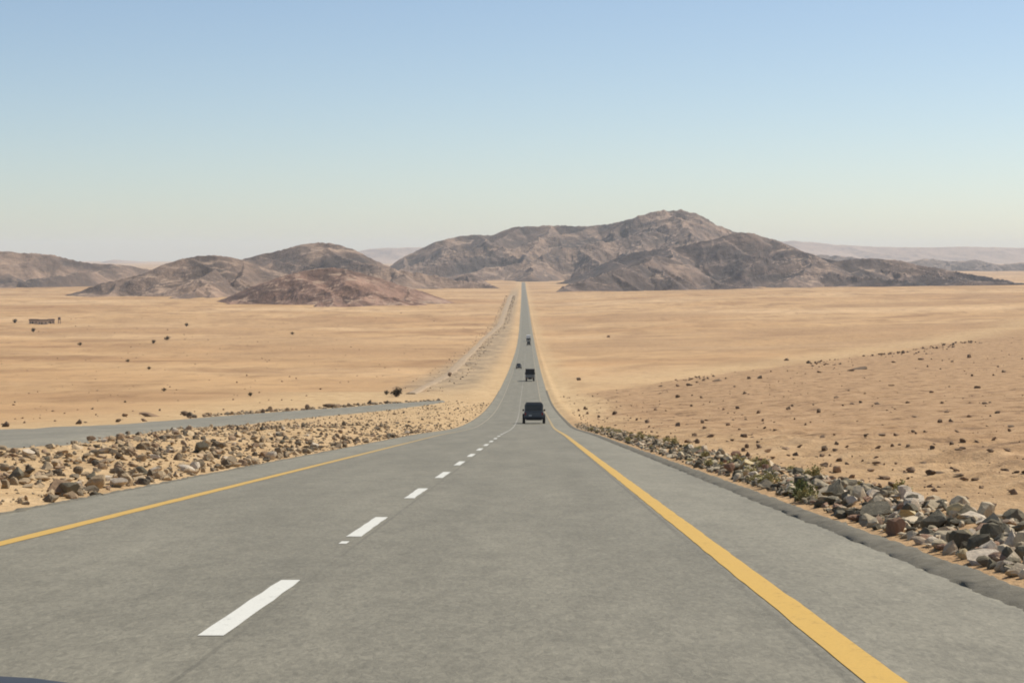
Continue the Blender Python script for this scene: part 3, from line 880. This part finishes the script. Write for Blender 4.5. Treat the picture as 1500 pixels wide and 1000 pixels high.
# bank of stones along the far side of the side road and along the dirt track
pts = []
for i in range(260):
    t = rng.uniform(0.55, 1.0)
    j = int(t * 159)
    nx, ny = side_far[j] + (side_far[j] - side_near[j]) / np.linalg.norm(side_far[j] - side_near[j]) * rng.uniform(0.4, 5)
    pts.append((nx, ny, rng.uniform(0.25, 0.9)))
for i in range(900):
    j = int(rng.random() ** 0.8 * 149)
    sgn = rng.choice((-1, 1, 1))
    q = trc[j] - nrm[j] * sgn * (wd[j] + rng.uniform(0.3, 5.0))
    pts.append((q[0], q[1], rng.uniform(0.2, 0.55) * (1 + q[1] / 1500)))
rock_cloud("bank_stones", pts, "rock_pale_i", "dark stones along the bank of the side road and dirt track")
# sparse stones of the left plain
pts = []
while len(pts) < 420:
    y = 130 * (2200 / 130) ** rng.random()
    x = float(RX(y)) - (40 + (0.27 * y) * rng.random())
    pts.append((x, y, rng.uniform(0.12, 0.35) * (1 + y / 600)))
rock_cloud("plain_stones", pts, "rock_dark_i", "sparse stones on the left-hand plain")

# ------------------------------------------------------------------ shrubs
def shrub_meshes(seed, n_stem, n_leaf, leaf):
    r = random.Random(seed)
    sb = bmesh.new(); lb = bmesh.new()
    tips = []
    for i in range(n_stem):
        a = r.uniform(0, 2 * math.pi); sp = r.uniform(0.05, 0.95)
        p0 = Vector((r.gauss(0, 0.05), r.gauss(0, 0.05), -0.05))
        p2 = Vector((math.cos(a) * sp * 0.55, math.sin(a) * sp * 0.55, r.uniform(0.35, 0.9) * (1.05 - 0.45 * sp)))
        p1 = (p0 + p2) / 2 + Vector((0, 0, 0.08))
        prev = None
        for t in (0, 0.5, 1):
            c = p0 * (1 - t) ** 2 + p1 * 2 * t * (1 - t) + p2 * t * t
            rad = 0.016 * (1 - 0.8 * t)
            ring = [sb.verts.new(c + Vector((math.cos(q) * rad, math.sin(q) * rad, 0))) for q in (0, 2.1, 4.2)]
            if prev:
                for j in range(3): sb.faces.new((prev[j], prev[(j + 1) % 3], ring[(j + 1) % 3], ring[j]))
            prev = ring
        tips.append((p0, p1, p2))
    for i in range(n_leaf):
        p0, p1, p2 = r.choice(tips)
        t = r.uniform(0.35, 1.05)
        c = p0 * (1 - t) ** 2 + p1 * 2 * t * (1 - t) + p2 * t * t + Vector((r.gauss(0, 0.05), r.gauss(0, 0.05), r.gauss(0, 0.05)))
        if c.z < 0.01: c.z = 0.02
        d = Vector((r.gauss(0, 1), r.gauss(0, 1), abs(r.gauss(0, 1)) + 0.3)).normalized()
        s = d.cross(Vector((r.gauss(0, 1), r.gauss(0, 1), r.gauss(0, 1)))).normalized()
        L = leaf * r.uniform(0.6, 1.3); w = L * 0.36
        vs = [lb.verts.new(c), lb.verts.new(c + d * L * 0.5 + s * w), lb.verts.new(c + d * L), lb.verts.new(c + d * L * 0.5 - s * w)]
        lb.faces.new(vs)
    out = []
    for nm, b in (("stems", sb), ("foliage", lb)):
        me = bpy.data.meshes.new(nm); b.to_mesh(me); b.free(); out.append(me)
    return out
SHR = {}
def put_shrub(x, y, size, leafmat, label, group=None, name="desert_shrub", flat=1.0):
    k = (rng.randrange(3), leafmat)
    if k not in SHR:
        a, b = shrub_meshes(500 + k[0], 26, 420, 0.12)
        a.materials.append(M["stem"]); b.materials.append(M[leafmat])
        SHR[k] = (a, b)
    o = empty(name, (x, y, float(T(x, y)) - 0.01), (0, 0, rng.uniform(0, 6.28)))
    o.scale = (size, size, size * flat)
    tag(o, label, "shrub", group)
    obj("stems", SHR[k][0], o); obj("foliage", SHR[k][1], o)
    return o
x, y, z = ground_at(1180, 735)
put_shrub(x, y + 0.2, 0.42, "leaf_green", "bright green clump growing among the rubble right of the highway")
for i in range(80):
    y = 27 * (150 / 27) ** rng.random()
    off = 0.15 + rng.random() * 1.7
    put_shrub(float(RX(y)) + RIGHT_EDGE + 0.35 + off, y, rng.uniform(0.16, 0.40), "leaf", ("pale yellow dry tuft", "spreading dry tuft")[i % 2] + " among the stones of the right rubble strip, " + ("at its near end" if y < 50 else "half way along" if y < 90 else "towards the off-road car"), "dry tufts of the right rubble strip", flat=(0.95, 0.6)[i % 2])
FARSH = [(245, 498, 9, "dark round bush in the middle of the left plain"), (117, 506, 7, "small dark bush left of the round bush on the left plain"),
         (187, 530, 6, "tiny dark bush below the round bush on the left plain"), (225, 503, 8, "low flat bush just left of the round bush on the left plain"),
         (428, 490, 6, "tiny bush on the left plain below the red hill"), (49, 486, 8, "dark bush below the pale huts on the left plain"),
         (22, 473, 9, "dark bush left of the pale huts"), (273, 478, 7, "faint bush on the left plain below the left foot of the red hill"),
         (218, 541, 6, "faint low bush on the sandy left plain"), (367, 580, 8, "dark low bush beyond the middle of the side road"),
         (581, 581, 20, "wide dark bush at the end of the side road"), (566, 578, 9, "small dark bush just left of the wide bush at the side road's end"),
         (240, 573, 7, "small bush on the sand above the long stone heap"), (753, 531, 0, "")]
for u, v, w, lab in FARSH:
    if not w: continue
    x, y, z = ground_at(u, v)
    put_shrub(x, y, w * mpp(y) * 1.05, "leaf_dark", lab, flat=0.85)

# ------------------------------------------------------------------ vehicles
def boxbm(bm, x0, x1, y0, y1, z0, z1, bev=0.0, top=None):
    """box; top=(dx, dy0, dy1) pulls the top face in"""
    vs = []
    dx, a, b = top or (0, 0, 0)
    for z, ix, ia, ib in ((z0, 0, 0, 0), (z1, dx, a, b)):
        vs.append([bm.verts.new((x0 + ix, y0 + ia, z)), bm.verts.new((x1 - ix, y0 + ia, z)), bm.verts.new((x1 - ix, y1 - ib, z)), bm.verts.new((x0 + ix, y1 - ib, z))])
    lo, hi = vs
    fs = [bm.faces.new(lo[::-1]), bm.faces.new(hi)]
    for i in range(4): fs.append(bm.faces.new((lo[i], lo[(i + 1) % 4], hi[(i + 1) % 4], hi[i])))
    if bev:
        es = set(e for f in fs for e in f.edges)
        bmesh.ops.bevel(bm, geom=list(es), offset=bev, segments=2, affect='EDGES', profile=0.6)
def box(name, mat, parent, *a, **k):
    bm = bmesh.new(); boxbm(bm, *a, **k)
    return from_bm(name, bm, M[mat], parent)
def wheel(parent, x, y, r, w):
    bm = bmesh.new()
    prof = [(r * 0.62, -w / 2), (r * 0.9, -w / 2), (r, -w * 0.36), (r, w * 0.36), (r * 0.9, w / 2), (r * 0.62, w / 2)]
    N = 20; rings = []
    for i in range(N):
        t = 2 * math.pi * i / N
        rings.append([bm.verts.new((h, math.cos(t) * q, math.sin(t) * q)) for q, h in prof])
    for i in range(N):
        for j in range(len(prof)):
            k = (j + 1) % len(prof)
            bm.faces.new((rings[i][j], rings[i][k], rings[(i + 1) % N][k], rings[(i + 1) % N][j]))
    bmesh.ops.recalc_face_normals(bm, faces=bm.faces)
    whl = empty("wheel", (x, y, r)); whl.parent = parent
    from_bm("tyre", bm, M["tyre"], whl)
    bm = bmesh.new()
    sgn = 1 if x > 0 else -1
    rr = []
    for q, h in ((r * 0.63, -w * 0.42), (r * 0.63, w * 0.36), (r * 0.5, w * 0.28), (r * 0.2, w * 0.34)):
        rr.append([bm.verts.new((h * sgn, math.cos(2 * math.pi * i / 15) * q, math.sin(2 * math.pi * i / 15) * q)) for i in range(15)])
    for a, b in zip(rr, rr[1:]):
        for i in range(15): bm.faces.new((a[i], a[(i + 1) % 15], b[(i + 1) % 15], b[i]))
    bm.faces.new(rr[-1]); bm.faces.new(rr[0])
    bmesh.ops.recalc_face_normals(bm, faces=bm.faces)
    from_bm("rim", bm, M["rim"], whl)
def on_road(name, y, lat, label, cat, group=None, oncoming=False):
    sl = math.atan(float(P(y + 2) - P(y - 2)) / 4)
    yaw = -math.atan(float(RX(y + 5) - RX(y - 5)) / 10)
    o = empty(name, (float(RX(y)) + lat, y, float(road_z(y)) + 0.003), (sl if not oncoming else -sl, 0, yaw + (math.pi if oncoming else 0)))
    tag(o, label, cat, group)
    return o
def loft(name, mat, parent, sections, smooth=False, bev=0.03):
    """sections: list of (y, [(x,z)...half profile from bottom to top])"""
    bm = bmesh.new()
    rings = []
    for y, hp in sections:
        full = [(x, z) for x, z in hp] + [(-x, z) for x, z in hp[::-1]]
        rings.append([bm.verts.new((x, y, z)) for x, z in full])
    n = len(rings[0])
    for a, b in zip(rings, rings[1:]):
        for i in range(n): bm.faces.new((a[i], b[i], b[(i + 1) % n], a[(i + 1) % n]))
    bm.faces.new(rings[0]); bm.faces.new(rings[-1][::-1])
    bmesh.ops.recalc_face_normals(bm, faces=bm.faces)
    if bev: bmesh.ops.bevel(bm, geom=list(bm.edges), offset=bev, segments=1, affect='EDGES', clamp_overlap=True)
    return from_bm(name, bm, M[mat], parent, smooth)

def four_by_four(y, lat, label, paint, wide, tall, group, oncoming=False, spare=True):
    """origin at the middle of the wheelbase on the ground, front towards +Y"""
    t = on_road("off_road_car", y, lat, label, "car", group, oncoming)
    b = wide / 2
    r = 0.46 * tall / 2.0
    hw = b - 0.17
    z0 = r * 0.95; zb = tall * 0.58; zr = tall
    loft("body", paint, t, [(-2.05, [(hw * .93, z0), (hw, z0 + .1), (hw, zb - .1), (hw * .97, zb)]),
                            (0.75, [(hw * .93, z0 - .05), (hw, z0 + .1), (hw, zb - .1), (hw * .97, zb)]),
                            (0.95, [(hw * .93, z0 - .05), (hw, z0 + .1), (hw, zb - .14), (hw * .95, zb - .03)]),
                            (2.15, [(hw * .88, z0), (hw * .94, z0 + .1), (hw * .93, zb - .24), (hw * .85, zb - .13)])])
    loft("cabin", paint, t, [(-2.02, [(hw * .965, zb - .02), (hw * .93, zb + .2), (hw * .885, zr - .12), (hw * .82, zr - .02)]),
                             (0.2, [(hw * .965, zb - .02), (hw * .93, zb + .2), (hw * .885, zr - .1), (hw * .82, zr)]),
                             (0.85, [(hw * .965, zb - .02), (hw * .95, zb + .04), (hw * .94, zb + .06), (hw * .9, zb + .08)])])
    box("rear_window", "glass", t, -hw * .80, hw * .80, -2.075, -2.04, zb + .10, zr - .17, bev=.02)
    box("windscreen", "glass", t, -hw * .78, hw * .78, 0.30, 0.85, zb + .10, zr - .16, top=(.06, 0, .30))
    for s in (-1, 1):
        for ya, yb in ((-1.85, -1.15), (-1.05, -.35), (-.25, .3)):
            x = s * hw * .945
            box("side_window", "glass", t, min(x, x - s * .1), max(x, x - s * .1), ya, yb, zb + .1, zr - .2, top=(.0, .02, .05))
        box("tail_lamp", "lamp_red", t, s * hw * .86 - .07, s * hw * .86 + .07, -2.10, -2.04, zb - .38, zb - .10, bev=.015)
        box("headlight", "lamp_clear", t, s * hw * .70 - .12, s * hw * .70 + .12, 2.10, 2.17, zb - .36, zb - .18, bev=.02)
        mr = box("mirror", "trim", t, s * (hw + .09) - .09, s * (hw + .09) + .09, 0.52, 0.62, zb + .02, zb + .22, bev=.02)
        for yy in (-1.35, 1.38):
            # flared arch
            loft("wheel_arch", "trim", t, [(yy - r * 1.22, [(0.0, 0.0)] * 1) if False else (yy - r * 1.2, [(s * (hw - .05), z0 + .02), (s * b, z0 + .04), (s * b, z0 + .10), (s * (hw - .05), z0 + .12)])] +
                 [(yy - r * .7, [(s * (hw - .05), r * 1.85), (s * b, r * 1.80), (s * b, r * 1.92), (s * (hw - .05), r * 1.98)]),
                  (yy + r * .7, [(s * (hw - .05), r * 1.85), (s * b, r * 1.80), (s * b, r * 1.92), (s * (hw - .05), r * 1.98)]),
                  (yy + r * 1.2, [(s * (hw - .05), z0 + .02), (s * b, z0 + .04), (s * b, z0 + .10), (s * (hw - .05), z0 + .12)])], bev=0) if False else None
            box("wheel_arch", "trim", t, min(s * (hw - .04), s * (b - .01)), max(s * (hw - .04), s * (b - .01)), yy - r * 1.15, yy + r * 1.15, r * 1.78, r * 2.02, bev=.02, top=(.0, r * .3, r * .3))
            wheel(t, s * (b - .14), yy, r, 0.28)
    box("rear_bumper", "trim", t, -hw * .98, hw * .98, -2.22, -2.02, z0 - .03, z0 + .20, bev=.03)
    box("front_bumper", "trim", t, -hw * .98, hw * .98, 2.10, 2.28, z0 - .02, z0 + .20, bev=.03)
    box("tailgate", paint, t, -hw * .78, hw * .78, -2.085, -2.04, z0 + .24, zb - .04, bev=.012)
    box("number_plate", "plate", t, -.52 * hw, -.52 * hw + .30, -2.10, -2.084, z0 + .30, z0 + .44)
    box("underbody", "trim", t, -hw * .8, hw * .8, -1.9, 1.9, z0 - .12, z0 + .06)
    box("roof_rack", "trim", t, -hw * .78, hw * .78, -1.8, 0.05, zr - .005, zr + .05, bev=.015)
    if spare:
        sp = bmesh.new()
        bmesh.ops.create_cone(sp, cap_ends=True, segments=20, radius1=.36, radius2=.33, depth=.2)
        bmesh.ops.rotate(sp, verts=sp.verts, matrix=Matrix.Rotation(math.pi / 2, 3, 'X'))
        bmesh.ops.translate(sp, verts=sp.verts, vec=(.14, -2.20, zb - .16))
        from_bm("spare_wheel", sp, M["tyre"], t)
    return t
lane = 1.83
four_by_four(198, lane + .05, "dark blue grey off-road car ahead in the right lane, nearest of the traffic", "navy", 2.36, 2.14, "vehicles on the highway", False, False)
four_by_four(640, -lane, "small dark car coming towards the camera in the left lane", "dark_body", 1.86, 1.7, "vehicles on the highway", True, False)
four_by_four(1085, lane - .1, "dark vehicle right behind the white-topped truck far along the road", "dark_body", 2.2, 2.5, "vehicles on the highway", False, False)

def truck(y, lat, label, bed, load, load_h, bed_h, long=7.0, wide=2.45, cab="truck_white"):
    t = on_road("truck", y, lat, label, "truck", "vehicles on the highway")
    b = wide / 2
    box("chassis", "trim", t, -.45, .45, -long / 2 + .1, long / 2 - .2, .62, .92)
    box("bed", bed, t, -b, b, -long / 2, long / 2 - 2.1, 1.0, 1.0 + bed_h, bev=.03)
    box("load", load, t, -b + .03, b - .03, -long / 2 + .04, long / 2 - 2.15, 1.0 + bed_h + .003, 1.0 + bed_h + load_h, bev=.10)
    c = box("cab", cab, t, -b + .1, b - .1, long / 2 - 2.0, long / 2, .70, 2.55, bev=.08, top=(.06, 0, .25))
    box("windscreen", "glass", c, -b + .22, b - .22, long / 2 - .21, long / 2 - .06, 1.6, 2.35, top=(.03, 0, .08))
    r = .48
    for s in (-1, 1):
        wheel(t, s * (b - .2), long / 2 - 1.0, r, .3)
        wheel(t, s * (b - .25), -long / 2 + 1.5, r, .42)
        box("tail_lamp", "lamp_red", t, s * (b - .3) - .12, s * (b - .3) + .12, -long / 2 - .05, -long / 2 + .03, .80, .96)
        box("mud_flap", "trim", t, s * (b - .28) - .2, s * (b - .28) + .2, -long / 2 + .72, -long / 2 + .75, .25, .98)
        box("mirror", "trim", c, s * (b + .06) - .08, s * (b + .06) + .08, long / 2 - .42, long / 2 - .36, 1.7, 2.15)
    box("rear_bumper", "trim", t, -b + .1, b - .1, -long / 2 - .02, -long / 2 + .12, .50, .66)
    return t
truck(500, lane, "grey truck under a black covered load, second vehicle ahead", "truck_grey", "tarp", 1.45, 0.75, cab="dark_body")
truck(1185, lane - .1, "tall truck with a white top far along the road", "dark_body", "truck_white", 1.9, 1.0, 8.5, 2.6)

# ------------------------------------------------------------------ pale huts on the far left plain
def hut(u, v, w, d, h, label, roof_over=0.4):
    x, y, z = ground_at(u, v)
    t = empty("hut", (x, y, z), (0, 0, rng.uniform(-.3, .3)))
    tag(t, label, "hut", "huts on the left plain")
    box("wall", "stucco", t, -w / 2, w / 2, -d / 2, d / 2, -1.0, h)
    box("roof", "roofing", t, -w / 2 - roof_over, w / 2 + roof_over, -d / 2 - roof_over, d / 2 + roof_over, h + .003, h + 1.1, top=(.5, .5, .5))
    box("door", "dark_door", t, -w * .1 - .5, -w * .1 + .5, -d / 2 - .06, -d / 2 + .02, 0, 2.1)
    for q in (-.32, .28):
        wd_ = box("window", "glass", t, w * q - .5, w * q + .5, -d / 2 - .05, -d / 2 + .02, 1.0, 2.0)
hut(50, 474, 8, 5, 3.0, "pale hut with a brown roof, leftmost of the huts")
hut(63, 475, 9, 5, 3.2, "pale hut with a brown roof, middle one of the huts")
hut(75, 474, 6, 5, 3.0, "small pale hut with a brown roof, right of the middle hut")
x, y, z = ground_at(87, 474)
t = empty("water_tank", (x, y, z)); tag(t, "narrow dark water tank on legs right of the huts", "water tank")
bm = bmesh.new(); bmesh.ops.create_cone(bm, cap_ends=True, segments=14, radius1=1.2, radius2=1.2, depth=2.4)
bmesh.ops.translate(bm, verts=bm.verts, vec=(0, 0, 4.6)); from_bm("tank", bm, M["roofing"], t)
for sx in (-1, 1):
    for sy in (-1, 1): box("leg", "dark_door", t, sx * .8 - .12, sx * .8 + .12, sy * .8 - .12, sy * .8 + .12, -.5, 3.4)

# ------------------------------------------------------------------ the car that carries the camera (only its instrument hood shows)
sl = math.atan(-0.0814)
cr = empty("car", (0.0, 0.0, 0.0), (sl, 0, -0.01179))
tag(cr, "dark car carrying the camera, its instrument hood edging into the lower left corner", "car")
DASH = 1.02
loft("body", "navy", cr, [(-2.3, [(.70, .34), (.84, .45), (.86, .80), (.80, .86)]), (0.7, [(.72, .30), (.86, .42), (.88, .84), (.82, .90)]),
                          (1.5, [(.72, .30), (.86, .42), (.85, .76), (.70, .84)]), (2.25, [(.66, .34), (.78, .44), (.74, .60), (.60, .68)])], False, .04)
loft("dashboard", "dash", cr, [(0.48, [(.70, .80), (.74, .90), (.72, 1.00), (.66, 1.03)]), (0.62, [(.72, .80), (.76, .92), (.75, 1.03), (.68, 1.06)]),
                               (1.0, [(.70, .80), (.74, .90), (.70, .95), (.62, .97)])], True, .02)
# instrument hood: an arched cowl over the dials
bm = bmesh.new()
prof = []
cx, hwid, zt = -0.425, 0.260, 1.2398
for i in range(25):
    a = math.pi * i / 24
    ca, sa = math.cos(a), math.sin(a)
    px = math.copysign(abs(ca) ** 0.2, ca) * hwid
    pz = abs(sa) ** 0.2 * (zt - 1.0)
    prof.append((cx + px, 1.0 + pz))
rings = []
for yy, sc in ((0.60, 0.96), (0.63, 1.0), (0.76, 0.985), (0.86, 0.90), (0.94, 0.66)):
    rings.append([bm.verts.new((cx + (px - cx) * (0.6 + 0.4 * sc), yy, 1.0 + (pz - 1.0) * sc)) for px, pz in prof])
for a, b in zip(rings, rings[1:]):
    for i in range(24): bm.faces.new((a[i], a[i + 1], b[i + 1], b[i]))
bm.faces.new(rings[0]); bm.faces.new(rings[-1][::-1])
bmesh.ops.recalc_face_normals(bm, faces=bm.faces)
from_bm("instrument_hood", bm, M["dash"], cr, True)
for s in (-1, 1):
    for yy in (-1.5, 1.45): wheel(cr, s * .78, yy, .31, .2)
